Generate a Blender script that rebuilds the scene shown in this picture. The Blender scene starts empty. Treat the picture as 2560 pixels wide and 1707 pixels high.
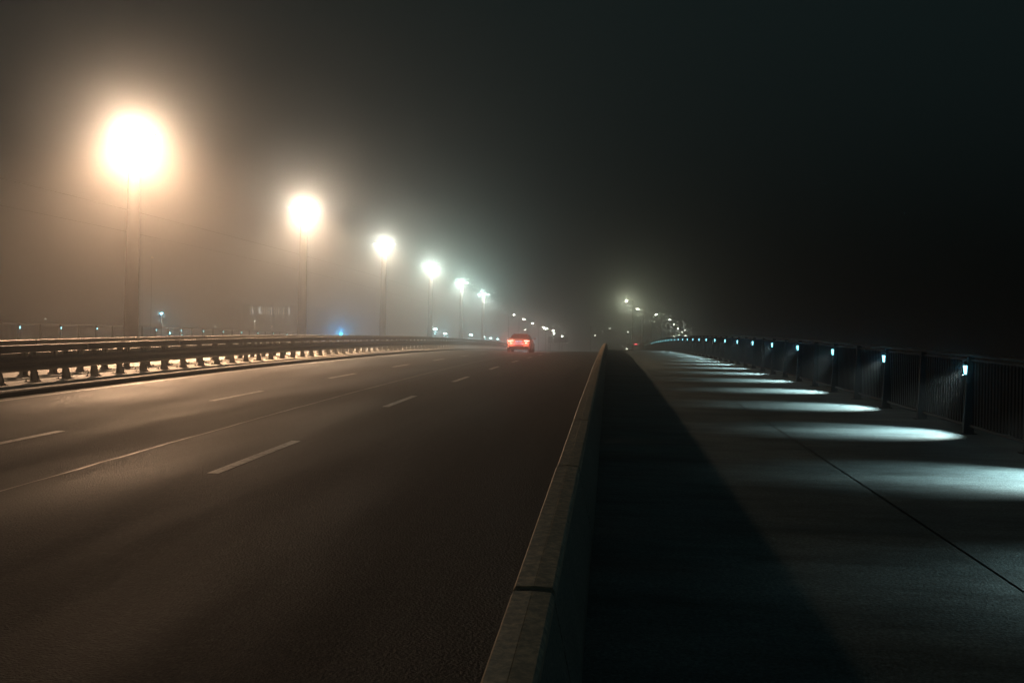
import bpy, bmesh, math, random
from mathutils import Vector, Matrix
random.seed(7)
S = bpy.context.scene
C = S.collection
R = math.radians

# ---------------------------------------------------------------- camera
F = 2489.0                      # focal length in pixels of a 2560 px wide frame
YAW, ROLL = 0.09728, 0.01868
EYE = 1.62
cam = bpy.data.objects.new("camera", bpy.data.cameras.new("camera"))
C.objects.link(cam)
cs, sn, cr, sr = math.cos(YAW), math.sin(YAW), math.cos(ROLL), math.sin(ROLL)
FW = Vector((-sn, cs, 0)); R0 = Vector((cs, sn, 0)); U0 = Vector((0, 0, 1))
RT = cr * R0 + sr * U0
UP = cr * U0 - sr * R0
m = Matrix((RT, UP, -FW)).transposed().to_4x4()
m.translation = Vector((0, 0, EYE))
cam.matrix_world = m
cam.data.sensor_width = 36
cam.data.lens = 36 * F / 2560
cam.data.clip_start = 0.05
cam.data.clip_end = 5000
S.camera = cam

# ---------------------------------------------------------------- world, exposure
W = bpy.data.worlds.new("World"); S.world = W; W.use_nodes = True
bg = W.node_tree.nodes["Background"]
bg.inputs[0].default_value = (0.42, 0.90, 0.92, 1)
bg.inputs[1].default_value = 0.015
S.view_settings.view_transform = 'Standard'
S.view_settings.look = 'None'
S.view_settings.gamma = 1
S.view_settings.exposure = 0
S.view_settings.use_curve_mapping = False
cy = S.cycles
cy.use_denoising = True
cy.denoiser = 'OPENIMAGEDENOISE'
cy.denoising_input_passes = 'RGB_ALBEDO_NORMAL'
cy.denoising_prefilter = 'ACCURATE'
cy.use_adaptive_sampling = False
cy.sample_clamp_direct = 0.0
cy.max_bounces = 4; cy.diffuse_bounces = 2; cy.glossy_bounces = 2
cy.volume_bounces = 0; cy.transmission_bounces = 2; cy.transparent_max_bounces = 8
cy.use_light_tree = True
cy.sample_clamp_indirect = 2.0
cy.caustics_reflective = False; cy.caustics_refractive = False

HAZE_DENSITY, HAZE_G, HAZE_COLOR = 0.0085, 0.95, (0.93, 0.96, 1.0, 1)
LAMP_W = 2000.0
SPOT_W = 60000.0
SPOT_A, SPOT_B = 161, 0.68
HAZE2 = (0.0015, 0.0)
RAIL_LAMP_W = 540.0

# ---------------------------------------------------------------- bridge profile
def prof(Y):
    def q(y): return 0.03004*y - 0.00046*y*y/2 + 0.00008*max(0.0, y-40)**2
    Y1, gr = 145.0, -0.018
    if Y < -10: return q(-10) + 0.0346*(Y+10)
    if Y <= Y1: return q(Y)
    s1 = (q(Y1)-q(Y1-0.1))/0.1
    L = 60.0
    t = min(Y-Y1, L)
    z = q(Y1) + s1*t + (gr-s1)*t*t/(2*L)
    if Y > Y1+L: z += gr*(Y-Y1-L)
    return max(z, -9.0)

def unproj(x, y, dist):
    """point seen at pixel (x, y) of the 2560 px frame, dist metres along the bridge"""
    d = FW*F + RT*(x-1280) - UP*(y-853.5)
    t = dist/d.y
    return Vector((0, 0, EYE)) + d*t

YS = [-14+2*i for i in range(0, 83)] + [155, 165, 180, 200, 230, 270, 330, 400, 500, 650, 900]

# ---------------------------------------------------------------- materials
def mat(name):
    M = bpy.data.materials.new(name); M.use_nodes = True
    nt = M.node_tree
    return M, nt, nt.nodes["Principled BSDF"]

def noisy(name, c1, c2, rough=(0.5, 0.8), scales=(3.0, 40.0), bump=0.2, bscale=120.0, metallic=0.0, stretch=(1, 1, 1), detail=6, spec=None, bdist=0.01, coords='Object'):
    M, nt, b = mat(name); N = nt.nodes; L = nt.links
    tc = N.new('ShaderNodeTexCoord')
    mp = N.new('ShaderNodeMapping'); mp.inputs['Scale'].default_value = stretch
    L.new(tc.outputs[coords], mp.inputs[0])
    n1 = N.new('ShaderNodeTexNoise'); n1.inputs['Scale'].default_value = scales[0]; n1.inputs['Detail'].default_value = detail
    n2 = N.new('ShaderNodeTexNoise'); n2.inputs['Scale'].default_value = scales[1]; n2.inputs['Detail'].default_value = 3
    L.new(mp.outputs[0], n1.inputs[0]); L.new(tc.outputs[coords], n2.inputs[0])
    mx = N.new('ShaderNodeMath'); mx.operation = 'MULTIPLY_ADD'
    mx.inputs[1].default_value = 0.5
    hf = N.new('ShaderNodeMath'); hf.operation = 'MULTIPLY'; hf.inputs[1].default_value = 0.5
    L.new(n1.outputs[0], hf.inputs[0]); L.new(n2.outputs[0], mx.inputs[0]); L.new(hf.outputs[0], mx.inputs[2])
    cr_ = N.new('ShaderNodeValToRGB')
    cr_.color_ramp.elements[0].position = 0.32; cr_.color_ramp.elements[1].position = 0.68
    cr_.color_ramp.elements[0].color = (*c1, 1); cr_.color_ramp.elements[1].color = (*c2, 1)
    L.new(mx.outputs[0], cr_.inputs[0]); L.new(cr_.outputs[0], b.inputs['Base Color'])
    rr = N.new('ShaderNodeMapRange'); rr.inputs[1].default_value = 0.3; rr.inputs[2].default_value = 0.7
    rr.inputs[3].default_value = rough[0]; rr.inputs[4].default_value = rough[1]
    L.new(n1.outputs[0], rr.inputs[0]); L.new(rr.outputs[0], b.inputs['Roughness'])
    b.inputs['Metallic'].default_value = metallic
    if spec is not None: b.inputs['Specular IOR Level'].default_value = spec
    if bump:
        n3 = N.new('ShaderNodeTexNoise'); n3.inputs['Scale'].default_value = bscale; n3.inputs['Detail'].default_value = 2
        L.new(tc.outputs[coords], n3.inputs[0])
        bp = N.new('ShaderNodeBump'); bp.inputs['Strength'].default_value = bump; bp.inputs['Distance'].default_value = bdist
        L.new(n3.outputs[0], bp.inputs['Height']); L.new(bp.outputs[0], b.inputs['Normal'])
    return M

def speckle(M, scale=70.0, lo=0.45, hi=1.7, p0=0.40, p1=0.66, stretch=(1, 1, 1)):
    nt = M.node_tree; N = nt.nodes; L = nt.links; b = N['Principled BSDF']
    src = b.inputs['Base Color'].links[0].from_socket
    tc = N.new('ShaderNodeTexCoord'); n = N.new('ShaderNodeTexNoise'); n.inputs['Scale'].default_value = scale; n.inputs['Detail'].default_value = 4; n.inputs['Roughness'].default_value = 0.75
    mp = N.new('ShaderNodeMapping'); mp.inputs['Scale'].default_value = stretch
    L.new(tc.outputs['Object'], mp.inputs[0]); L.new(mp.outputs[0], n.inputs[0])
    mr = N.new('ShaderNodeMapRange'); mr.inputs[1].default_value = p0; mr.inputs[2].default_value = p1; mr.inputs[3].default_value = lo; mr.inputs[4].default_value = hi
    L.new(n.outputs[0], mr.inputs[0])
    vm = N.new('ShaderNodeVectorMath'); vm.operation = 'SCALE'; L.new(src, vm.inputs[0]); L.new(mr.outputs[0], vm.inputs['Scale'])
    L.new(vm.outputs[0], b.inputs['Base Color'])
    return M

def plain(name, col, rough=0.5, metallic=0.0):
    return noisy(name, tuple(c*0.85 for c in col), tuple(min(1, c*1.12) for c in col), (max(0, rough-0.08), min(1, rough+0.08)), (4, 30), 0.0, metallic=metallic)

def glow(name, col, strength):
    M, nt, b = mat(name)
    b.inputs['Base Color'].default_value = (*[min(.8, c) for c in col], 1)
    b.inputs['Emission Color'].default_value = (*col, 1)
    b.inputs['Emission Strength'].default_value = strength
    M.cycles.emission_sampling = 'FRONT' if strength > 30 else 'NONE'
    return M

M_ASPH = noisy('asphalt', (0.006, 0.006, 0.006), (0.026, 0.0255, 0.025), (0.50, 0.80), (0.5, 26.0), 1.0, 55.0, stretch=(1, 0.12, 1), bdist=0.02, spec=0.30)
M_SEAM = noisy('sealing_joint', (0.16, 0.15, 0.13), (0.42, 0.40, 0.36), (0.4, 0.6), (1.5, 20), 0.3, 60)
M_PAINT = noisy('road_paint', (0.22, 0.215, 0.20), (0.52, 0.50, 0.47), (0.42, 0.6), (1.2, 40), 0.3, 45.0, spec=1.0, bdist=0.005)
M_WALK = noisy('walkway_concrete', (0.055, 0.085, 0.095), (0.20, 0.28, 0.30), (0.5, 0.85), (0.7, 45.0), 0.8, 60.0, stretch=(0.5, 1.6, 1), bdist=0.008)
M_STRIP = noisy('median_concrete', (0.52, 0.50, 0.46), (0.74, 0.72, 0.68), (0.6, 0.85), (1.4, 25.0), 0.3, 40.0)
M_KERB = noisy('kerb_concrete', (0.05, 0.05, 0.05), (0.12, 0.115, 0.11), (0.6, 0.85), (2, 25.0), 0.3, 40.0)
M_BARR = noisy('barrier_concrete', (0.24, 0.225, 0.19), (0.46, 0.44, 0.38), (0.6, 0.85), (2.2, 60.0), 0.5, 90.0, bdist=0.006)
M_COPE = noisy('coping_concrete_lit', (0.60, 0.47, 0.31), (0.85, 0.70, 0.52), (0.40, 0.55), (2.6, 50.0), 0.4, 90.0, bdist=0.004, spec=1.0, metallic=0.25)  # pale warm tan puts lamplight on the barrier top into the colour
M_GALV = noisy('galvanised_steel', (0.16, 0.155, 0.145), (0.30, 0.29, 0.27), (0.45, 0.65), (2, 20), 0.05, 30, metallic=0.35)
M_GTOP = noisy('galvanised_lit_top', (0.45, 0.44, 0.41), (0.60, 0.58, 0.55), (0.4, 0.6), (2, 20), 0.05, 30, metallic=0.2)  # paler copy of the galvanised steel, lamplight on the rail tops painted in
M_RAIL = noisy('railing_steel', (0.016, 0.018, 0.020), (0.032, 0.034, 0.037), (0.7, 0.9), (2, 20), 0.05, 30, spec=0.1)
M_BARS = noisy('railing_bars', (0.004, 0.0045, 0.005), (0.008, 0.009, 0.010), (0.8, 0.95), (2, 20), 0.0, 30, spec=0.0)
M_MAST = noisy('mast_steel', (0.010, 0.009, 0.008), (0.022, 0.020, 0.018), (0.8, 0.95), (2, 20), 0.0, 30, spec=0.1)
M_GROUND = noisy('dark_ground', (0.02, 0.025, 0.015), (0.06, 0.06, 0.045), (0.8, 0.95), (0.2, 3), 0.3, 2)
M_DECK = noisy('deck_concrete', (0.10, 0.10, 0.095), (0.2, 0.2, 0.19), (0.7, 0.9), (0.8, 10), 0.2, 20)
M_LAMPLENS = glow('street_lamp_lens', (0.72, 1.0, 0.9), 60)
M_RAILLENS = glow('railing_lamp_lens', (0.30, 0.88, 1.0), 4.5)
M_FARLENS = glow('far_lamp_lens', (0.95, 1.0, 0.80), 260)
M_CYAN = glow('cyan_lamp_lens', (0.25, 0.85, 1.0), 30)
M_RED = glow('red_signal', (1.0, 0.10, 0.12), 14)

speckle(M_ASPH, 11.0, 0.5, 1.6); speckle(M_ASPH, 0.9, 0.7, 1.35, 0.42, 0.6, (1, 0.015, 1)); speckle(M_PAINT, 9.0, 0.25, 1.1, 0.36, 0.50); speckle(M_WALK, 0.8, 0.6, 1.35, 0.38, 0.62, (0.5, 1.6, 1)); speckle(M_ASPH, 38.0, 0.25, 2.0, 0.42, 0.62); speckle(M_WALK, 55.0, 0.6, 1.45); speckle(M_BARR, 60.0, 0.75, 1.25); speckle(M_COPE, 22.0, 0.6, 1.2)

# ---------------------------------------------------------------- mesh helpers
class MB:
    def __init__(s): s.v = []; s.f = []; s.mi = []
    def add(s, vs, fs, mi=0):
        o = len(s.v); s.v += [tuple(p) for p in vs]; s.f += [tuple(i+o for i in f) for f in fs]; s.mi += [mi]*len(fs)
        return s
    def box(s, x0, x1, y0, y1, z0, z1, mi=0):
        return s.add([(x0,y0,z0),(x1,y0,z0),(x1,y1,z0),(x0,y1,z0),(x0,y0,z1),(x1,y0,z1),(x1,y1,z1),(x0,y1,z1)],
                     [(0,3,2,1),(4,5,6,7),(0,1,5,4),(1,2,6,5),(2,3,7,6),(3,0,4,7)], mi)
    def frustum(s, lo, hi, mi=0):
        """lo, hi: four corners each (ccw from above)"""
        return s.add(list(lo)+list(hi), [(0,3,2,1),(4,5,6,7),(0,1,5,4),(1,2,6,5),(2,3,7,6),(3,0,4,7)], mi)
    def tube(s, pts, rad, n=8, mi=0, caps=True):
        pts = [Vector(p) for p in pts]
        rs = rad if isinstance(rad, (list, tuple)) else [rad]*len(pts)
        vs = []; fs = []
        for i, p in enumerate(pts):
            d = (pts[min(i+1, len(pts)-1)] - pts[max(i-1, 0)]).normalized()
            a = d.orthogonal() if i == 0 else (a - d*a.dot(d))
            a = a.normalized(); b = d.cross(a)
            for k in range(n):
                t = 2*math.pi*k/n
                vs.append(p + rs[i]*(a*math.cos(t)+b*math.sin(t)))
        for i in range(len(pts)-1):
            for k in range(n):
                k2 = (k+1) % n
                fs.append((i*n+k, i*n+k2, (i+1)*n+k2, (i+1)*n+k))
        if caps:
            fs.append(tuple(range(n-1, -1, -1))); fs.append(tuple(range((len(pts)-1)*n, len(pts)*n)))
        return s.add(vs, fs, mi)
    def loft(s, sec, ys, zf, mi=0, closed=True, caps=True, off=(0, 0)):
        """sweep a section of (x, h) points along the bridge: z = zf(y)+h"""
        n = len(sec); vs = []; fs = []
        for y in ys:
            z = zf(y)
            for (x, h) in sec: vs.append((x+off[0], y, z+h+off[1]))
        for i in range(len(ys)-1):
            for k in range(n if closed else n-1):
                k2 = (k+1) % n
                fs.append((i*n+k, i*n+k2, (i+1)*n+k2, (i+1)*n+k))
        if closed and caps:
            fs.append(tuple(range(n-1, -1, -1))); fs.append(tuple(range((len(ys)-1)*n, len(ys)*n)))
        return s.add(vs, fs, mi)
    def ball(s, c, r, nu=8, nv=5, sz=(1, 1, 1), mi=0):
        vs = [(c[0], c[1], c[2]+r*sz[2])]; fs = []
        for j in range(1, nv):
            ph = math.pi*j/nv
            for i in range(nu):
                th = 2*math.pi*i/nu
                vs.append((c[0]+r*sz[0]*math.sin(ph)*math.cos(th), c[1]+r*sz[1]*math.sin(ph)*math.sin(th), c[2]+r*sz[2]*math.cos(ph)))
        vs.append((c[0], c[1], c[2]-r*sz[2])); last = len(vs)-1
        for i in range(nu):
            fs.append((0, 1+i, 1+(i+1) % nu))
            for j in range(nv-2):
                a = 1+j*nu+i; b = 1+j*nu+(i+1) % nu
                fs.append((a, a+nu, b+nu, b))
            a = 1+(nv-2)*nu+i; b = 1+(nv-2)*nu+(i+1) % nu
            fs.append((a, last, b))
        return s.add(vs, fs, mi)
    def build(s, name, mats, parent=None, smooth=False, fix=True):
        me = bpy.data.meshes.new(name); me.from_pydata(s.v, [], s.f)
        if not isinstance(mats, (list, tuple)): mats = [mats]
        for mm in mats: me.materials.append(mm)
        me.polygons.foreach_set('material_index', s.mi)
        if fix:
            bm = bmesh.new(); bm.from_mesh(me); bmesh.ops.recalc_face_normals(bm, faces=bm.faces); bm.to_mesh(me); bm.free()
        if smooth:
            me.polygons.foreach_set('use_smooth', [True]*len(me.polygons))
            try: me.set_sharp_from_angle(angle=R(40))
            except Exception: pass
        o = bpy.data.objects.new(name, me); C.objects.link(o)
        if parent is not None: o.parent = parent
        return o

def tag(o, label=None, cat=None, group=None, kind=None):
    if label: o['label'] = label
    if cat: o['category'] = cat
    if group: o['group'] = group
    if kind: o['kind'] = kind
    return o

def thing(name, loc, label, cat, group=None, rz=0):
    o = bpy.data.objects.new(name, None); C.objects.link(o)
    o.location = loc; o.rotation_euler = (0, 0, rz); o.empty_display_size = 0.2
    return tag(o, label, cat, group)

def lamp(name, kind, loc, power, col, parent=None, size=0.1, spot=None, blend=1.0, direction=None):
    l = bpy.data.lights.new(name, kind); l.energy = power; l.color = col; l.shadow_soft_size = size
    o = bpy.data.objects.new(name, l); C.objects.link(o)
    if kind == 'SPOT': l.spot_size = spot; l.spot_blend = blend
    o.location = loc
    if direction is not None: o.rotation_euler = Vector(direction).to_track_quat('-Z', 'Y').to_euler()
    if parent is not None: o.parent = parent
    return o

# ---------------------------------------------------------------- ground and deck
def sheet(name, x0, x1, h, material, ys=YS, nx=1, zf=prof):
    b = MB(); sec = [(x0+(x1-x0)*i/nx, h) for i in range(nx+1)]
    b.loft(sec, ys, zf, closed=False)
    o = b.build(name, material, fix=False)
    # faces point up
    if o.data.polygons[0].normal.z < 0: o.data.flip_normals()
    return tag(o, kind='structure')

def ground():
    xs = [-700, -300, -120, -60, -36, -20, 0, 7, 25, 60, 150, 400, 700]
    ys = [-120, -60, -20, 0, 40, 80, 110, 120, 130, 140, 150, 170, 200, 240, 300, 400, 550, 750, 1000, 1400]
    def z(x, y):
        t = max(0, min(1, (y-112)/34)); t = t*t*(3-2*t)
        return -9.6*(1-t) + t*(max(prof(y), -9.0)-0.62)
    vs = [(x, y, z(x, y)) for y in ys for x in xs]
    nx = len(xs); fs = [(j*nx+i, j*nx+i+1, (j+1)*nx+i+1, (j+1)*nx+i) for j in range(len(ys)-1) for i in range(nx-1)]
    b = MB(); b.add(vs, fs); o = b.build('ground', M_GROUND, fix=False); tag(o, kind='structure'); return z
ZG = ground()

RH = -0.25                                     # road level below the walkway
XB, XR, XKERB, XFR = -0.09, 5.30, -12.5, -33.77
sheet('road', XKERB, -0.2, RH, M_ASPH, nx=2)
sheet('far_road', -31.0, -16.4, RH-0.03, M_ASPH, nx=2)
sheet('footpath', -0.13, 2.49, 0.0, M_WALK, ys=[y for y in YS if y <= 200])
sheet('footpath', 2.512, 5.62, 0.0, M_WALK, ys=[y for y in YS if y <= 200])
sheet('far_footpath', XFR-0.3, -31.05, -0.02, M_WALK, ys=[y for y in YS if y <= 200])
# deck body
b = MB(); b.loft([(XFR-0.45, -0.05), (XFR-0.45, -0.9), (-30, -1.9), (2, -1.9), (5.7, -0.9), (5.7, -0.035), (-0.05, -0.035), (-0.05, -0.3), (-16.5, -0.3), (-30.9, -0.3), (-31.0, -0.05)], [y for y in YS if y <= 155], prof)
tag(b.build('bridge_deck', M_DECK), kind='structure')
# median strip with its kerb face
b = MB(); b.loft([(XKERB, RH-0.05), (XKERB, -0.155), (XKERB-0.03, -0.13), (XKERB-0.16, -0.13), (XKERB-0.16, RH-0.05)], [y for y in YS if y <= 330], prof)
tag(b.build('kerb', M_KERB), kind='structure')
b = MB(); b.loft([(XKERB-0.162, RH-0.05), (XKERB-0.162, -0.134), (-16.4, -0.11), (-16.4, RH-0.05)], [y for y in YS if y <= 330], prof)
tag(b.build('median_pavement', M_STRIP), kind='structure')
# markings
def dashes(name, X, Y0, n, w=0.14):
    b = MB()
    for k in range(n):
        y0 = Y0+8.775*k
        b.loft([(X-w/2, RH+0.004), (X+w/2, RH+0.004)], [y0+i*3.04/2 for i in range(3)], prof, closed=False)
    o = b.build(name, M_PAINT, fix=False)
    if o.data.polygons[0].normal.z < 0: o.data.flip_normals()
    tag(o, kind='structure')
dashes('lane_markings', -4.47, 10.97, 18)
dashes('lane_markings', -8.25, 11.33-8.775, 19)
def line(name, X, w, material, wob=0.0):
    b = MB(); ys = [2+0.5*i for i in range(240)]; vs = []; fs = []
    for i, y in enumerate(ys):
        dx = random.uniform(-wob, wob)
        ww = w*(1+random.uniform(-.35, .35)*(1 if wob else 0))
        for s in (-1, 1): vs.append((X+dx+s*ww/2, y, prof(y)+RH+0.004))
    fs = [(2*i, 2*i+1, 2*i+3, 2*i+2) for i in range(len(ys)-1)]
    b.add(vs, fs); o = b.build(name, material, fix=False)
    if o.data.polygons[0].normal.z < 0: o.data.flip_normals()
    tag(o, kind='structure')
line('lane_markings', -12.12, 0.13, M_PAINT)
line('road_joint', -6.08, 0.035, M_SEAM, 0.012)

# ---------------------------------------------------------------- concrete barrier between road and walkway
BH = 0.56
t = thing('concrete_barrier', (0, 3, 0), 'long low concrete barrier of coped blocks between the road and the walkway', 'concrete barrier')
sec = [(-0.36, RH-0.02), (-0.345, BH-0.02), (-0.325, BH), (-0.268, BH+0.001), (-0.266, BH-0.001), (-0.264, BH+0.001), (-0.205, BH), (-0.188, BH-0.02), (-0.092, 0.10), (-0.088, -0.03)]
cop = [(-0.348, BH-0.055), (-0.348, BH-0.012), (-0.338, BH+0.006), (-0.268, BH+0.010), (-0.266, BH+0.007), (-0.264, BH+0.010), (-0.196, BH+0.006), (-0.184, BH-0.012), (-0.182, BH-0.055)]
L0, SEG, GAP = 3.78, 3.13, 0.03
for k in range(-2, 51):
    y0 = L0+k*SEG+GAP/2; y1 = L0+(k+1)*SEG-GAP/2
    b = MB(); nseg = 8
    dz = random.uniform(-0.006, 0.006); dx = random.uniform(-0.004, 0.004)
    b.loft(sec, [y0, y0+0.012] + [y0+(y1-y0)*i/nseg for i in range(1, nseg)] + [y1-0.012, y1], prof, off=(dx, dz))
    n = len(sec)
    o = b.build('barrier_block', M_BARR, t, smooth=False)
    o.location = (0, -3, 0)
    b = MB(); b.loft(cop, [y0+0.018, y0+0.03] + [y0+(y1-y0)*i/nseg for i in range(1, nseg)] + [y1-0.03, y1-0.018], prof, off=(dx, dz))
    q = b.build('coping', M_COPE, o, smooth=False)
# filler inside the joints, a little lower than the coping
b = MB(); b.loft([(-0.352, RH-0.02), (-0.338, BH-0.028), (-0.195, BH-0.028), (-0.098, 0.10), (-0.095, -0.03)], [y for y in YS if y <= 162], prof)
o = b.build('joint_filler', M_KERB, t); o.location = (0, -3, 0)

# ---------------------------------------------------------------- double guardrail on the median
def guardrail(X, top, Y0, n, label, face):
    """face = +1: the beam faces +x (our road), -1: the other way"""
    t = thing('guardrail', (X, Y0, prof(Y0)-0.13), label, 'guardrail', 'steel guardrails on the median strip')
    inv = (-X, -Y0, -(prof(Y0)-0.13))
    ys = [y for y in YS if -14 <= y <= 330]
    f = face
    # top box rail, built of 4 m lengths with open joints
    b = MB(); c = MB()
    y = -14.0
    while y < 175:
        y1 = y+5.576-0.05
        yy = [y, (y+y1)/2, y1]
        b.loft([(X-0.075, top-0.17), (X+0.075, top-0.17), (X+0.075, top-0.006), (X-0.075, top-0.006)], yy, prof)
        c.loft([(X-0.07, top-0.005), (X+0.07, top-0.005), (X+0.055, top+0.004), (X-0.055, top+0.004)], [y+0.02, (y+y1)/2, y1-0.02], prof)  # pale strip for the lit upper side of the rail
        y += 5.576
    o = b.build('top_rail', M_GALV, t); o.location = inv
    o = c.build('rail_lit_top', M_GTOP, t); o.location = inv
    # W beam
    s = [(0.10, .48), (0.125, .485), (0.165, .44), (0.165, .40), (0.115, .35), (0.115, .30), (0.165, .25), (0.165, .20), (0.125, .155), (0.10, .16)]
    front = [(X+f*(a), h) for a, h in s]
    back = [(X+f*(a-0.006), h) for a, h in reversed(s)]
    b = MB(); b.loft(front+back, ys, prof)
    o = b.build('beam', M_GALV, t); o.location = inv
    for k in range(n):
        y = Y0+k*1.394
        z = prof(y)
        b = MB()
        # flat base plate, upright, gusset that widens to the foot
        b.box(X-0.15, X+0.18, y-0.13, y+0.13, z-0.125, z-0.108)
        b.box(X-0.045, X-0.035, y-0.05, y+0.05, z-0.108, z+top-0.17)
        b.box(X+0.035, X+0.045, y-0.05, y+0.05, z-0.108, z+top-0.17)
        b.box(X-0.035, X+0.035, y-0.006, y+0.006, z-0.108, z+top-0.17)
        g0, g1 = X+f*0.045, X+f*0.155
        b.frustum([(min(g0,g1), y-0.04, z-0.108), (max(g0,g1), y-0.04, z-0.108), (max(g0,g1), y+0.04, z-0.108), (min(g0,g1), y+0.04, z-0.108)],
                  [(min(g0,g0+f*.02), y-0.04, z+0.22), (max(g0,g0+f*.02), y-0.04, z+0.22), (max(g0,g0+f*.02), y+0.04, z+0.22), (min(g0,g0+f*.02), y+0.04, z+0.22)])
        # spacer bracket that carries the beam and stands a little above it
        a0, a1 = sorted((X+f*0.045, X+f*0.108))
        b.box(a0, a1, y-0.035, y+0.035, z+0.20, z+0.53)
        for sy in (-0.095, 0.095):
            for sx in (-0.11, 0.13):
                b.box(X+sx-0.014, X+sx+0.014, y+sy-0.014, y+sy+0.014, z-0.108, z-0.08)
        o = b.build('post', M_GALV, t); o.location = inv
    return t
guardrail(-13.72, 0.765, 22.63-1.394*11, 100, 'steel guardrail on the median strip, the one nearer the dark road', 1)
guardrail(-15.15, 0.825, 22.63-1.394*11+0.6, 100, 'steel guardrail on the median strip, behind the one beside the road', -1)

# ---------------------------------------------------------------- pedestrian railings with lamps
def railing(X, side, Y0, kmin, kmax, label, D=4.332, bars=True, lights=()):
    """side = -1: walkway lies on the -x side"""
    t = thing('bridge_railing', (X, Y0, prof(Y0)), label, 'railing')
    inv = (-X, -Y0, -prof(Y0))
    ya, yb = Y0+kmin*D, Y0+kmax*D
    ys = [ya+i*(yb-ya)/90 for i in range(91)]
    b = MB(); b.loft([(X-0.045, 1.125), (X+0.045, 1.125), (X+0.055, 1.15), (X+0.035, 1.172), (X-0.035, 1.172), (X-0.055, 1.15)], ys, prof)
    o = b.build('handrail', M_RAIL, t, smooth=True); o.location = inv
    b = MB(); b.loft([(X-0.02, 0.10), (X+0.02, 0.10), (X+0.02, 0.14), (X-0.02, 0.14)], ys, prof)
    o = b.build('bottom_rail', M_RAIL, t); o.location = inv
    b = MB(); b.loft([(X-0.015, 1.06), (X+0.015, 1.06), (X+0.015, 1.085), (X-0.015, 1.085)], ys, prof)
    o = b.build('upper_rail', M_RAIL, t); o.location = inv
    s = side
    for k in range(kmin*2, kmax*2+1):
        y = Y0+k*D/2; z = prof(y)
        b = MB()
        w = 0.03
        # flat post, deep across the rail, wider at the foot
        xa, xb = sorted((X+s*0.055, X-s*0.03)); xc, xd = sorted((X+s*0.10, X-s*0.05))
        b.frustum([(xc, y-w, z+.012), (xd, y-w, z+.012), (xd, y+w, z+.012), (xc, y+w, z+.012)], [(xa, y-w, z+1.124), (xb, y-w, z+1.124), (xb, y+w, z+1.124), (xa, y+w, z+1.124)])
        xe, xf = sorted((X+s*0.15, X-s*0.08))
        b.box(xe, xf, y-0.07, y+0.07, z-0.01, z+0.012)
        p = b.build('post', M_RAIL, t); p.location = inv
        if k % 2 == 0 and (k//2) in lights:
            # lamp set in the walkway side of the post
            q = MB()
            xl = X+s*0.058
            # housing: hood above, sill below that cuts the light off near the railing
            a0, a1 = sorted((xl, xl+s*0.055))
            q.frustum([(a0, y-0.034, z+1.005), (a1, y-0.034, z+1.005), (a1, y+0.034, z+1.005), (a0, y+0.034, z+1.005)],
                      [(a0, y-0.034, z+1.06), (a0+(0.02 if s>0 else 0.035), y-0.034, z+1.06), (a0+(0.02 if s>0 else 0.035), y+0.034, z+1.06), (a0, y+0.034, z+1.06)])
            o = q.build('lamp_hood', M_RAIL, p)
            q = MB()
            a0, a1 = sorted((xl, xl+s*0.03)); c0, c1 = sorted((xl, xl+s*0.045))
            q.frustum([(a0, y-0.019, z+0.865), (a1, y-0.019, z+0.865), (a1, y+0.019, z+0.865), (a0, y+0.019, z+0.865)],
                      [(c0, y-0.025, z+0.99), (c1, y-0.025, z+0.99), (c1, y+0.025, z+0.99), (c0, y+0.025, z+0.99)])
            o = q.build('lamp_lens', M_RAILLENS, p)
            q = MB()
            a0, a1 = sorted((xl, xl+s*0.068))
            q.box(a0, a1, y-0.06, y+0.06, z+0.838, z+0.853)
            o = q.build('lamp_sill', M_RAIL, p)
            if lights[k//2]:
                lamp('railing_light', 'SPOT', (xl+s*0.05, y-0.0, z+0.93), RAIL_LAMP_W*lights[k//2], (0.80, 1.0, 0.95), p, 0.02, R(84), 0.8, (s*1.0, -0.02, -1.30))
                if lights[k//2] and (k//2) % 1 == 0 and (k//2) < 7: lamp('railing_glow', 'POINT', (xl+s*0.09, y, z+0.93), 0.35, (0.10, 0.55, 1.0), p, 0.02)
    if bars:
        k = kmin*2
        while k < kmax*2:
            y0 = Y0+k*D/2; b = MB(); nb = 19
            for i in range(1, nb):
                y = y0+i*D/2/nb; z = prof(y)
                b.box(X-0.008, X+0.008, y-0.008, y+0.008, z+0.141, z+1.059)
            o = b.build('bar_panel', M_BARS, t); o.location = inv
            k += 1
    return t
railing(5.25, -1, 15.08, -3, 30, 'dark steel railing with small lamps in its posts beside the walkway',
        lights={k: 1.0 for k in range(-3, 16)} | {k: 0 for k in range(16, 26)})
railing(XFR, 1, 54.16, -7, 20, 'distant steel railing beyond the median with a row of small cyan lamps',
        lights={k: (0.6 if k < 6 else 0) for k in range(-4, 14)})

M_POLE = noisy('lamp_mast_paint', (0.010, 0.009, 0.008), (0.024, 0.021, 0.018), (0.8, 0.95), (2, 20), 0.0, 30, spec=0.15)
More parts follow.
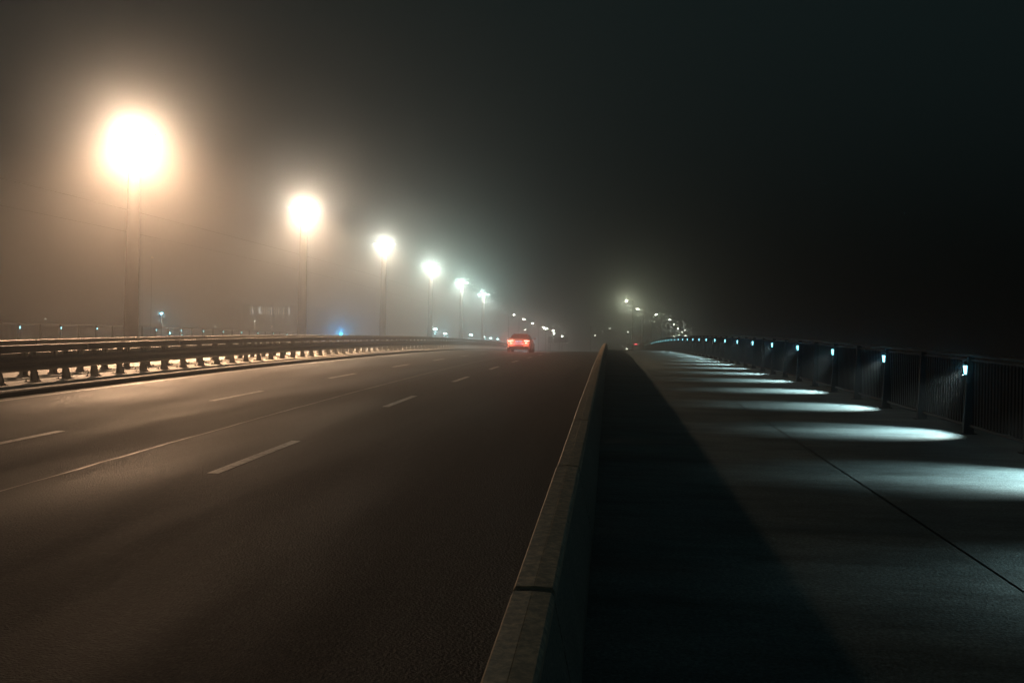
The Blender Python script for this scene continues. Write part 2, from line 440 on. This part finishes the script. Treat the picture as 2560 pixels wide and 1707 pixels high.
# ---------------------------------------------------------------- tall street lamps of the median
ORD = ['nearest and largest', 'second', 'third', 'fourth', 'fifth', 'sixth']
COLS = [(1.0, 0.60, 0.34), (1.0, 0.68, 0.42), (1.0, 0.74, 0.50), (1.0, 0.82, 0.62), (1.0, 0.88, 0.72), (1.0, 0.92, 0.80), (1.0, 0.62, 0.36)]
CORE = [(1.0, 0.70, 0.46), (0.99, 0.78, 0.56), (0.90, 0.88, 0.70), (0.80, 0.95, 0.78), (0.74, 1.0, 0.84), (0.70, 1.0, 0.88), (1.0, 0.64, 0.39)]
PW = [1, .88, .66, .8, .72, .66, .26]
for k in (0, 1, 2, 3, 4, 5, -1):  # the last one is an unseen lamp added to light the left haze
    Y = 44.95+26.156*k; z = prof(Y)-0.1
    t = thing('street_lamp', (-22.43, Y, z), ('nearest street lamp on a thick mast with the largest glow in the fog' if k == 0 else 'added dimmer street lamp before the brightest one, unseen, lighting the haze on the left' if k < 0 else
              '%s street lamp of the row of glowing masts behind the guardrails' % ORD[k]), 'street lamp', 'street lamps on masts behind the guardrails')
    H = 10.1
    b = MB(); b.tube([(0, 0, 0), (0, 0, 0.4), (0, 0, 0.42), (0, 0, H-0.5), (0, 0, H-0.05)], [0.38, 0.38, 0.34, 0.25, 0.2], 16)
    b.build('mast', M_POLE, t, smooth=True)
    b = MB()
    b.tube([(0, 0, H-0.3), (0.25, 0, H-0.02), (0.6, 0, H+0.08)], 0.04, 6)
    b.tube([(0, 0, H-0.3), (-0.25, 0, H-0.02), (-0.6, 0, H+0.08)], 0.04, 6)
    b.build('bracket', M_MAST, t)
    for s in (1, -1):
        b = MB(); b.frustum([(s*0.75-0.3, -0.14, H+0.04), (s*0.75+0.3, -0.14, H+0.04), (s*0.75+0.3, 0.14, H+0.04), (s*0.75-0.3, 0.14, H+0.04)],
                            [(s*0.75-0.22, -0.09, H+0.16), (s*0.75+0.22, -0.09, H+0.16), (s*0.75+0.22, 0.09, H+0.16), (s*0.75-0.22, 0.09, H+0.16)])
        hd = b.build('lamp_head', M_MAST, t)
        b = MB(); b.box(s*0.75-0.24, s*0.75+0.24, -0.1, 0.1, H-0.0, H+0.036)
        b.build('lens', M_LAMPLENS, hd)
    lamp('street_light', 'POINT', (0.1, -0.3, H-0.05), LAMP_W*PW[k], CORE[k], t, 0.25)
    lamp('street_light', 'SPOT', (0.12, -0.25, H-0.12), SPOT_W*(PW[k] if k >= 0 else 0.03), COLS[k], t, 0.38, R(SPOT_A), SPOT_B, (0.08, 0, -1))

# tram contact wire and span wires
for i, (X, h) in enumerate(((-20.2, 6.0), (-25.0, 6.0))):
    b = MB(); b.tube([(X, y, prof(y)+h) for y in range(-12, 180, 4)], 0.0045, 4)
    tag(b.build('overhead_wire', M_MAST), ('thin overhead wire running above the near side of the masts' if i == 0 else 'thin overhead wire running above the far side of the masts'), 'wire', 'overhead wires along the median')

# ---------------------------------------------------------------- far street lights, to the right and down the road
_fg = {}
def far_glass(d, dim=1.0):
    k = (int(d//40), dim)
    if k not in _fg: _fg[k] = glow('far_lamp_lens', (0.95, 1.0, 0.80), dim*14*math.exp(0.0088*(k[0]*40+20)))
    return _fg[k]
def far_lamp(px, py, dist, label, group, side, power=0, r=0.28, col=(1, 0.98, 0.8), mtl=None, arm=1.0, name='street_lamp', cat='street lamp', pole=0.08):
    p = unproj(px, py, dist); zg = ZG(p.x, p.y)
    X0 = p.x+side*arm
    t = thing(name, (X0, p.y, zg), label, cat, group)
    H = p.z-zg
    b = MB(); b.tube([(0, 0, 0), (0, 0, H*0.55), (0, 0, H+0.1)], [pole*1.5, pole, pole*0.6], 8)
    if arm: b.tube([(0, 0, H+0.05), (-side*arm*0.45, 0, H+0.22), (-side*arm*0.9, 0, H+0.2)], pole*0.45, 6)
    b.build('pole', M_MAST, t, smooth=True)
    hx = -side*arm
    b = MB(); b.frustum([(hx-r*1.3, -r*0.6, H+0.04), (hx+r*1.3, -r*0.6, H+0.04), (hx+r*1.3, r*0.6, H+0.04), (hx-r*1.3, r*0.6, H+0.04)],
                        [(hx-r*0.8, -r*0.3, H+0.04+r*0.5), (hx+r*0.8, -r*0.3, H+0.04+r*0.5), (hx+r*0.8, r*0.3, H+0.04+r*0.5), (hx-r*0.8, r*0.3, H+0.04+r*0.5)])
    hd = b.build('lamp_head', M_MAST, t)
    b = MB(); b.ball((hx, 0, H), r, 10, 6, (1.25, 0.8, 0.55)); b.build('lens', mtl or far_glass(dist, 0.3 if name == 'pole_light' else 0.8), hd, smooth=True)
    if power:
        lamp('street_light', 'POINT', (hx, 0, H-r*0.6), power*0.35, col, t, 0.2)
        lamp('street_light', 'SPOT', (hx, 0, H-r*0.6), power, col, t, 0.2, R(120), 1.0, (-side*0.35, -0.2, -1))
    return t
G = 'street lamps along the road beyond the crest on the right'
right = [(1566, 752.9, 155, 2400, 1.3), (1594.3, 771.9, 175, 900, 1.15), (1640.7, 786, 195, 500, 1.1), (1674.8, 799, 212, 0, 1.1), (1686.4, 811, 226, 0, 1),
         (1694.5, 821.9, 240, 0, 1), (1706.4, 830.5, 252, 0, .9), (1713, 825.5, 262, 0, .6), (1714.8, 838.3, 270, 0, .7), (1699.5, 837.4, 266, 0, .6), (1685, 841, 258, 0, 1)]
right = [(a, b_, c_, d_, e_*0.00082*c_) for a, b_, c_, d_, e_ in right]
RL = ['highest and brightest greenish street lamp right of the centre barrier', 'second greenish street lamp right of the barrier, on a thin straight pole',
      'third street lamp right of the barrier, its light slanting down to the left', 'fourth street lamp right of the barrier, above the mast with cross arms',
      'fifth street lamp in the row falling behind the railing', 'sixth street lamp in the row falling behind the railing', 'seventh street lamp in the row falling behind the railing',
      'faint street light just above the tail of the right row', 'lowest street light at the tail end of the right row', 'dim street light left of the tail of the right row', 'bright low street light close above the railing crest']
for i, (x, y, d, pw, r) in enumerate(right):
    far_lamp(x, y, d, RL[i], G, 1, pw, r, (0.95, 1.0, 0.66))
G = 'small street lamps far down the road behind the car'
left = [(1285, 786.4, 190, .2), (1310, 797.9, 202, .2), (1331.4, 808, 215, .2), (1357.9, 817.6, 228, .21), (1382.6, 826.4, 240, .22), (1385.5, 833.8, 250, .22), (1405.3, 840.5, 262, .24)]
LL = ['first and highest small street lamp above the car', 'second small street lamp up and right of the car', 'third small street lamp in the row right of the car',
      'fourth small street lamp, just above three lights in a row', 'fifth small street lamp in the row right of the car', 'sixth small street lamp in the row right of the car', 'last small street lamp, above the dark road sign']
for i, (x, y, d, r) in enumerate(left):
    far_lamp(x, y, d, LL[i], G, -1, 0, r, (1, 0.95, 0.85))
# three lights side by side on one gantry
p = unproj(1364.8, 821, 235); zg = ZG(p.x, p.y)
t = thing('light_gantry', (p.x, p.y, zg), 'mast carrying three small white lights in a level row', 'light mast')
b = MB(); b.tube([(0, 0, 0), (0, 0, p.z-zg)], 0.1, 6); b.tube([(-0.6, 0, p.z-zg+.2), (0.6, 0, p.z-zg+.2)], 0.06, 6); b.build('mast', M_MAST, t)
for dx in (-0.42, 0, 0.42):
    b = MB(); b.ball((dx, 0, p.z-zg), 0.15, 8, 5, (1, .8, .8)); b.build('lamp', far_glass(235), t, smooth=True)
# lone points of light
pts = [(1313, 824, 205, .13, 'lone faint light close above the car roof'), (1487.6, 837.9, 220, .15, 'lone light halfway between road sign and barrier end'),
       (1525, 821.2, 230, .13, 'lone light straight above the end of the barrier'), (1569.3, 829.8, 215, .14, 'lone light below the brightest greenish street lamp'),
       (1567, 872.0, 200, .12, 'lone tiny light low on the crest of the walkway'), (380, 644, 150, .10, 'lone tiny light high beside the nearest mast'),
       (114, 797, 150, .09, 'lone tiny light above the first cyan lamps on the left'), (539, 816, 190, .12, 'lone small light above the cyan lamps left of the building'),
       (637, 803, 200, .09, 'faint light above the guardrail left of the building')]
for x, y, d, r, lb in pts:
    far_lamp(x, y, d, lb, None, 1, 0, r, arm=0.0, name='pole_light', cat='light', pole=0.035)
far_lamp(1589.8, 860.7, 190, 'small red signal light low beyond the crest of the walkway', None, 1, 0, 0.22, mtl=M_RED, arm=0.0, name='signal_light', cat='signal light', pole=0.05)
# cyan lights on the far side
cy_l = [(403.8, 783, 100, .13, 260, 'cyan floodlight on a pole with a faint cone beneath it'), (423, 832, 96, .13, 220, 'bright blue cyan lamp low above the guardrail with a sideways beam'),
        (452, 837, 98, .09, 0, 'small cyan lamp just below another cyan railing lamp'),
        (1088, 822.7, 150, .26, 900, 'first cyan street light above the receding guardrail'), (1113, 833.7, 158, .24, 500, 'second cyan street light above the receding guardrail'),
        (1177, 836.7, 175, .26, 500, 'third cyan street light above the receding guardrail'), (1208.6, 842, 188, .26, 600, 'fourth cyan street light above the receding guardrail'),
        (1226.5, 844.8, 196, .2, 300, 'fifth cyan street light above the receding guardrail'), (1244, 847.7, 204, .17, 300, 'sixth cyan street light, just left of the car')]
M_PALEC = glow('pale_cyan_lens', (0.6, 1.0, 0.97), 50)
for i, (x, y, d, r, pw, lb) in enumerate(cy_l):
    far_lamp(x, y, d, lb, 'cyan lights beyond the guardrails', 1, pw, r, (0.35, 0.85, 1.0), mtl=(M_CYAN if i < 3 else M_PALEC), arm=0.0, pole=0.05)
# blue light source hidden low behind the guardrail
p = unproj(852, 841, 118); zg = -0.1+prof(118)
t = thing('blue_beacon', (p.x, p.y, zg), 'deep blue light glowing low behind the guardrail', 'light')
b = MB(); b.tube([(0, 0, 0), (0, 0, p.z-zg-0.15)], 0.05, 6); b.build('pole', M_MAST, t)
b = MB(); b.ball((0, 0, p.z-zg), 0.22, 8, 6); b.build('lens', glow('blue_lens', (0.02, 0.45, 1.0), 6), t, smooth=True)
lamp('blue_light', 'POINT', (0, 0, p.z-zg+0.25), 700, (0.02, 0.5, 1.0), t, 0.2)

# ---------------------------------------------------------------- mast with cross arms, thin poles, road signs
p = unproj(1671, 873, 230); zg = ZG(p.x, p.y)
t = thing('catenary_mast', (p.x, p.y, zg), 'dark mast with two long cross arms right of the street lamps', 'mast')
top = unproj(1671, 806, 230).z-zg
b = MB(); b.tube([(0, 0, 0), (0, 0, top)], [0.5, 0.42], 8); b.build('mast', M_MAST, t)
for yy, w in ((817, 2.3), (830, 2.1)):
    h = unproj(1671, yy, 230).z-zg; b = MB(); b.box(-w, w*.8, -0.08, 0.08, h-0.09, h+0.09); b.build('cross_arm', M_MAST, t)
for x, ytop, d, lb in ((1476, 815, 200, 'thin bare pole standing on the crest left of the barrier'), (1627, 790, 220, 'thin bare pole between the third and fourth right lamps'), (1600.5, 800, 190, 'short bare pole beside the second right street lamp')):
    p = unproj(x, 873, d); zg = ZG(p.x, p.y); h = unproj(x, ytop, d).z-zg
    t = MB().tube([(0, 0, 0), (0, 0, h)], [0.16, 0.10], 8).build('pole', M_MAST); t.location = (p.x, p.y, zg); tag(t, lb, 'pole', 'bare poles beyond the crest')
for x, y, w, h, lb in ((1376, 849, 0.42, 0.62, 'small square road sign seen dark through the fog beside the wide one'), (1402, 849, 1.35, 0.55, 'wide dark road sign on two legs right of the car')):
    p = unproj(x, y, 190); zg = ZG(p.x, p.y)
    t = thing('road_sign', (p.x, p.y, zg), lb, 'road sign')
    H = p.z-zg
    MB().box(-w, w, -0.03, 0.0, H-h, H+h).build('sign_panel', M_MAST, t)
    for sx in ((0,) if w < 1 else (-0.25, 0.25)):
        MB().tube([(sx, 0.05, 0), (sx, 0.05, H+h*0.5)], 0.05, 6).build('sign_post', M_MAST, t)

# ---------------------------------------------------------------- building in the fog
BD = 300
p = unproj(674, 800, BD); zg = ZG(p.x, p.y)
t = thing('office_building', (p.x, p.y, zg), 'dim building in the fog with one row of lit tall windows', 'building', rz=0.25)
hz = unproj(674, 777, BD).z-zg
MB().box(-8.2, 8.2, 0, 12, 0, hz+1.6).build('wall', noisy('facade', (.05, .05, .05), (.09, .09, .085), scales=(.5, 6), bump=0), t)
MB().box(-8.4, 8.4, -0.3, 12.3, hz+1.6, hz+1.8).build('roof', M_DECK, t)
M_WIN = [glow('window_glow_%s' % n, c, s*1.5) for n, c, s in (('dim', (0.85, 1, 0.9), .5), ('mid', (0.9, 1, 0.9), 1.4), ('bright', (0.95, 1, 0.92), 3.5))]
for i, (px, br) in enumerate([(627, 1), (632, 2), (638, 0), (646, 1), (650, 2), (655, 1), (661, 0), (667, 0), (672, 1), (678, 2), (684, 0), (690, 0), (696, 1), (702, 0), (708, 1), (715, 0), (721, 2)]):
    wx = (px-674)/F*BD/0.97
    w = MB().box(wx-0.17, wx+0.17, -0.06, -0.02, hz-1.1, hz+1.1).build('window', M_WIN[br], t)
    MB().box(wx-0.21, wx+0.21, -0.09, -0.03, hz-1.22, hz-1.11).build('sill', M_DECK, w)
wx = (680-674)/F*BD; h2 = unproj(680, 818, BD).z-zg
MB().box(wx-0.2, wx+0.2, -0.06, -0.02, h2-0.5, h2+0.5).build('window', M_WIN[2], t)
MB().box(wx-5.2, wx-4.9, -0.06, -0.02, h2-0.2, h2+0.1).build('window', M_WIN[0], t)

# ---------------------------------------------------------------- bushes beyond the railing
def bush(x, y, d, w, h, label, seed):
    rnd = random.Random(seed)
    p = unproj(x, y, d); zg = ZG(p.x, p.y)
    t = thing('bush', (p.x, p.y, zg), label, 'bush', 'bushes beyond the end of the railing')
    H = p.z-zg
    b = MB()
    for i in range(6):
        a = rnd.uniform(0, 6.28); b.tube([(0, 0, 0), (math.cos(a)*w*.15, math.sin(a)*w*.15, H*.4), (math.cos(a)*w*.4, math.sin(a)*w*.4, H*.8)], [.06, .04, .015], 5)
    b.build('trunk', M_MAST, t)
    b = MB()
    cl = [(rnd.gauss(0, w*.3), rnd.gauss(0, w*.3), H*(.45+.5*rnd.random()), rnd.uniform(.25, .5)*w) for _ in range(9)]
    for i in range(900):
        c = cl[rnd.randrange(9)]; d_ = Vector((rnd.gauss(0, 1), rnd.gauss(0, 1), rnd.gauss(0, 1))).normalized()*c[3]*rnd.random()**.4
        q = Vector(c[:3])+d_; u = Vector((rnd.gauss(0, 1), rnd.gauss(0, 1), rnd.gauss(0, 1))).normalized(); v = u.orthogonal().normalized(); s = rnd.uniform(.05, .12)
        b.add([q+u*s, q+v*s*.6, q-u*s, q-v*s*.6], [(0, 1, 2, 3)])
    b.build('crown', noisy('bush_leaves', (.02, .03, .015), (.06, .07, .04), scales=(1, 5), bump=0), t, fix=False)
bush(1607, 857, 165, 1.3, 2.5, 'dark round bush just left of where the railing begins to rise', 1)
bush(1620, 854, 175, 1.1, 2.5, 'dark bush right behind the start of the curved railing', 2)
bush(1633, 848, 190, 1.6, 3.0, 'taller loose bush behind the rising railing', 3)

# ---------------------------------------------------------------- car
def car(X, Y):
    z0 = prof(Y+2)+RH
    slope = (prof(Y+4)-prof(Y))/4
    t = thing('car', (X, Y, prof(Y)+RH+0.004), 'saloon car seen from behind, reddened by its glowing tail lights', 'car')
    t.rotation_euler = (math.atan(slope), 0, 0)
    MR = noisy('car_paint_red_lit', (0.66, 0.32, 0.27), (0.76, 0.40, 0.34), (0.25, 0.32), (1, 8), 0)  # red glow of the tail lights put into the colour of a light body
    MR.node_tree.nodes['Principled BSDF'].inputs['Coat Weight'].default_value = 0.6
    MG = plain('car_glass_red_lit', (0.16, 0.05, 0.04), 0.12)  # the same red glow put into the glass colour
    MK = plain('tyre_rubber', (0.02, 0.02, 0.02), 0.7)
    MD = plain('black_trim', (0.03, 0.025, 0.025), 0.5)
    MRIM = plain('alloy', (0.35, 0.35, 0.36), 0.3, 0.8)
    # lower body: stations (y, half width at sill, half width at shoulder, sill z, shoulder z)
    st = [(0.00, .70, .66, .42, .80), (0.04, .80, .80, .30, .90), (0.16, .87, .86, .26, .97), (0.45, .90, .885, .22, 1.0), (1.1, .915, .895, .20, .99),
          (2.2, .915, .89, .20, .96), (3.2, .915, .885, .20, .93), (4.0, .89, .85, .21, .84), (4.45, .80, .74, .25, .70), (4.6, .66, .60, .34, .58)]
    vs = []; fs = []; n = 14
    for (y, ws, wh, zs, zh) in st:
        m_ = (zs+zh)/2
        half = [(0, zs), (ws*.8, zs), (ws*.97, zs+.06), (ws, m_-.05), (ws*1.005, m_+.06), (wh*.99, zh-.06), (wh*.86, zh), (0, zh+.025)]
        sec_ = half + [(-a, b_) for a, b_ in reversed(half[1:-1])]
        n = len(sec_)
        vs += [(a, y, b_) for a, b_ in sec_]
    for i in range(len(st)-1):
        for k in range(n):
            k2 = (k+1) % n; fs.append((i*n+k, i*n+k2, (i+1)*n+k2, (i+1)*n+k))
    fs.append(tuple(range(n))); fs.append(tuple(range((len(st)-1)*n, len(st)*n)))
    b = MB().add(vs, fs); body = b.build('body', MR, t, smooth=True)
    # cabin
    st = [(0.36, .76, .74, .96, .985), (0.95, .745, .60, .98, 1.22), (1.45, .74, .55, .98, 1.335), (2.1, .74, .56, .98, 1.36), (2.7, .74, .56, .96, 1.32), (3.45, .75, .70, .92, .97)]
    vs = []; fs = []
    for (y, w0, w1, za, zb) in st:
        half = [(0, za), (w0, za), (w1+.02, zb-.07), (w1-.06, zb-.01), (0, zb+.015)]
        sec_ = half+[(-a, b_) for a, b_ in reversed(half[1:-1])]; n = len(sec_)
        vs += [(a, y, b_) for a, b_ in sec_]
    for i in range(len(st)-1):
        for k in range(n):
            k2 = (k+1) % n; fs.append((i*n+k, i*n+k2, (i+1)*n+k2, (i+1)*n+k))
    fs.append(tuple(range(n))); fs.append(tuple(range((len(st)-1)*n, len(st)*n)))
    MB().add(vs, fs).build('roof', MR, t, smooth=True)
    # windows
    def quad(name, ps, mtl, th=0.012):
        q = [Vector(p) for p in ps]; nn = (q[1]-q[0]).cross(q[2]-q[0]).normalized()*th
        b = MB(); b.frustum([p_-nn*.2 for p_ in q], [p_+nn for p_ in q]); return b.build(name, mtl, t)
    quad('rear_window', [(-.66, .40, 1.01), (.66, .40, 1.01), (.50, 1.32, 1.325), (-.50, 1.32, 1.325)], MG, .03)
    for s in (-1, 1):
        quad('side_window', [(s*.757, 1.1, 1.0), (s*.755, 3.0, .99), (s*.60, 2.5, 1.28), (s*.60, 1.4, 1.27)][::s], MG, .03)
    # tail lights
    ML = glow('tail_light_glow', (1.0, 0.50, 0.38), 4)
    for s in (-1, 1):
        b = MB(); b.frustum([(s*.42 if s > 0 else -.80, .015, .80), (s*.80 if s > 0 else -.42, .03, .80), (s*.80 if s > 0 else -.42, .2, .80), (s*.42 if s > 0 else -.80, .2, .80)],
                            [(s*.40 if s > 0 else -.83, .015, .875), (s*.83 if s > 0 else -.40, .03, .875), (s*.83 if s > 0 else -.40, .2, .875), (s*.40 if s > 0 else -.83, .2, .875)])
        for i_, v_ in enumerate(b.v): b.v[i_] = (v_[0], v_[1]+(-.025 if abs(v_[0]) < .6 else -.0), v_[2])
        b.build('tail_light', ML, t)
        lamp('tail_lamp', 'POINT', (s*.62, -.28, .72), 30, (1.0, 0.20, 0.13), t, 0.05)
        lamp('tail_lamp', 'SPOT', (s*.62, -.10, .84), 14, (1.0, 0.12, 0.07), t, 0.05, R(150), 1.0, (0, -1, -.15))
    # number plate and chrome ledge, the plate lamps' light painted on as glow
    MB().box(-.26, .26, -.035, -.005, .735, .855).build('number_plate', glow('plate_lit', (.50, .68, 1.0), .75), t)
    b = MB()
    for i, w in enumerate((.028, .02, .03, .028, .022, .03, .026)):
        xx = -.20+i*.062+(.02 if i > 1 else 0); b.box(xx, xx+w, -.04, -.036, .765, .825)
    b.build('plate_characters', MD, t)
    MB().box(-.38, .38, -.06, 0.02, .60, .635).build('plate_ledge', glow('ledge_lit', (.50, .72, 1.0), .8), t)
    # lower bumper and diffuser
    b = MB(); b.frustum([(-.80, -.01, .24), (.80, -.01, .24), (.80, .3, .24), (-.80, .3, .24)], [(-.74, -.03, .45), (.74, -.03, .45), (.74, .3, .45), (-.74, .3, .45)]); b.build('bumper', MD, t)
    for s in (-1, 1):
        MB().tube([(s*.5, -.05, .31), (s*.5, .12, .31)], .04, 10).build('exhaust', MRIM, t)
        b = MB(); b.tube([(s*.89, 3.0, .98), (s*.98, 2.98, 1.0)], .02, 6); b.ball((s*1.0, 2.95, 1.02), .085, 8, 6, (1.1, .8, .75)); b.build('mirror', MR, t, smooth=True)
        for yy in (.78, 3.62):
            w = MB().tube([(s*.93, yy, .325), (s*.92, yy, .325), (s*.72, yy, .325), (s*.71, yy, .325)], [.30, .325, .325, .30], 24).build('wheel', MK, t, smooth=True)
            MB().tube([(s*.935, yy, .325), (s*.90, yy, .325)], .21, 16).build('rim', MRIM, w)
        hl = MB().ball((s*.66, 4.52, .64), .09, 8, 6, (1.6, .8, .6)).build('headlight', glow('headlight_glow_%d' % (s+2), (.8, .95, 1), 10), t)
        lamp('head_lamp', 'SPOT', (s*.66, 4.66, .64), 7000, (.78, .92, 1.0), t, .05, R(95), 1.0, (0, 1, -.05))
    return t
c_ = car(-6.72, 74.0); c_.scale = (0.98, 1, 1.03)

# ---------------------------------------------------------------- haze
b = MB(); b.box(-750, 750, -70, 1100, -10.7, 45)
hz_ = b.build('haze', mat('haze')[0]); tag(hz_, kind='stuff')
HM = hz_.data.materials[0]; nt = HM.node_tree
nt.nodes.remove(nt.nodes['Principled BSDF'])
pv = nt.nodes.new('ShaderNodeVolumePrincipled')
pv.inputs['Density'].default_value = HAZE_DENSITY
pv.inputs['Color'].default_value = HAZE_COLOR
pv.inputs['Anisotropy'].default_value = HAZE_G
pw = nt.nodes.new('ShaderNodeVolumePrincipled')
pw.inputs['Density'].default_value = HAZE2[0]
pw.inputs['Color'].default_value = HAZE_COLOR
pw.inputs['Anisotropy'].default_value = HAZE2[1]
ad = nt.nodes.new('ShaderNodeAddShader')
nt.links.new(pv.outputs[0], ad.inputs[0]); nt.links.new(pw.outputs[0], ad.inputs[1])
nt.links.new(ad.outputs[0], nt.nodes['Material Output'].inputs['Volume'])
HM.cycles.homogeneous_volume = True
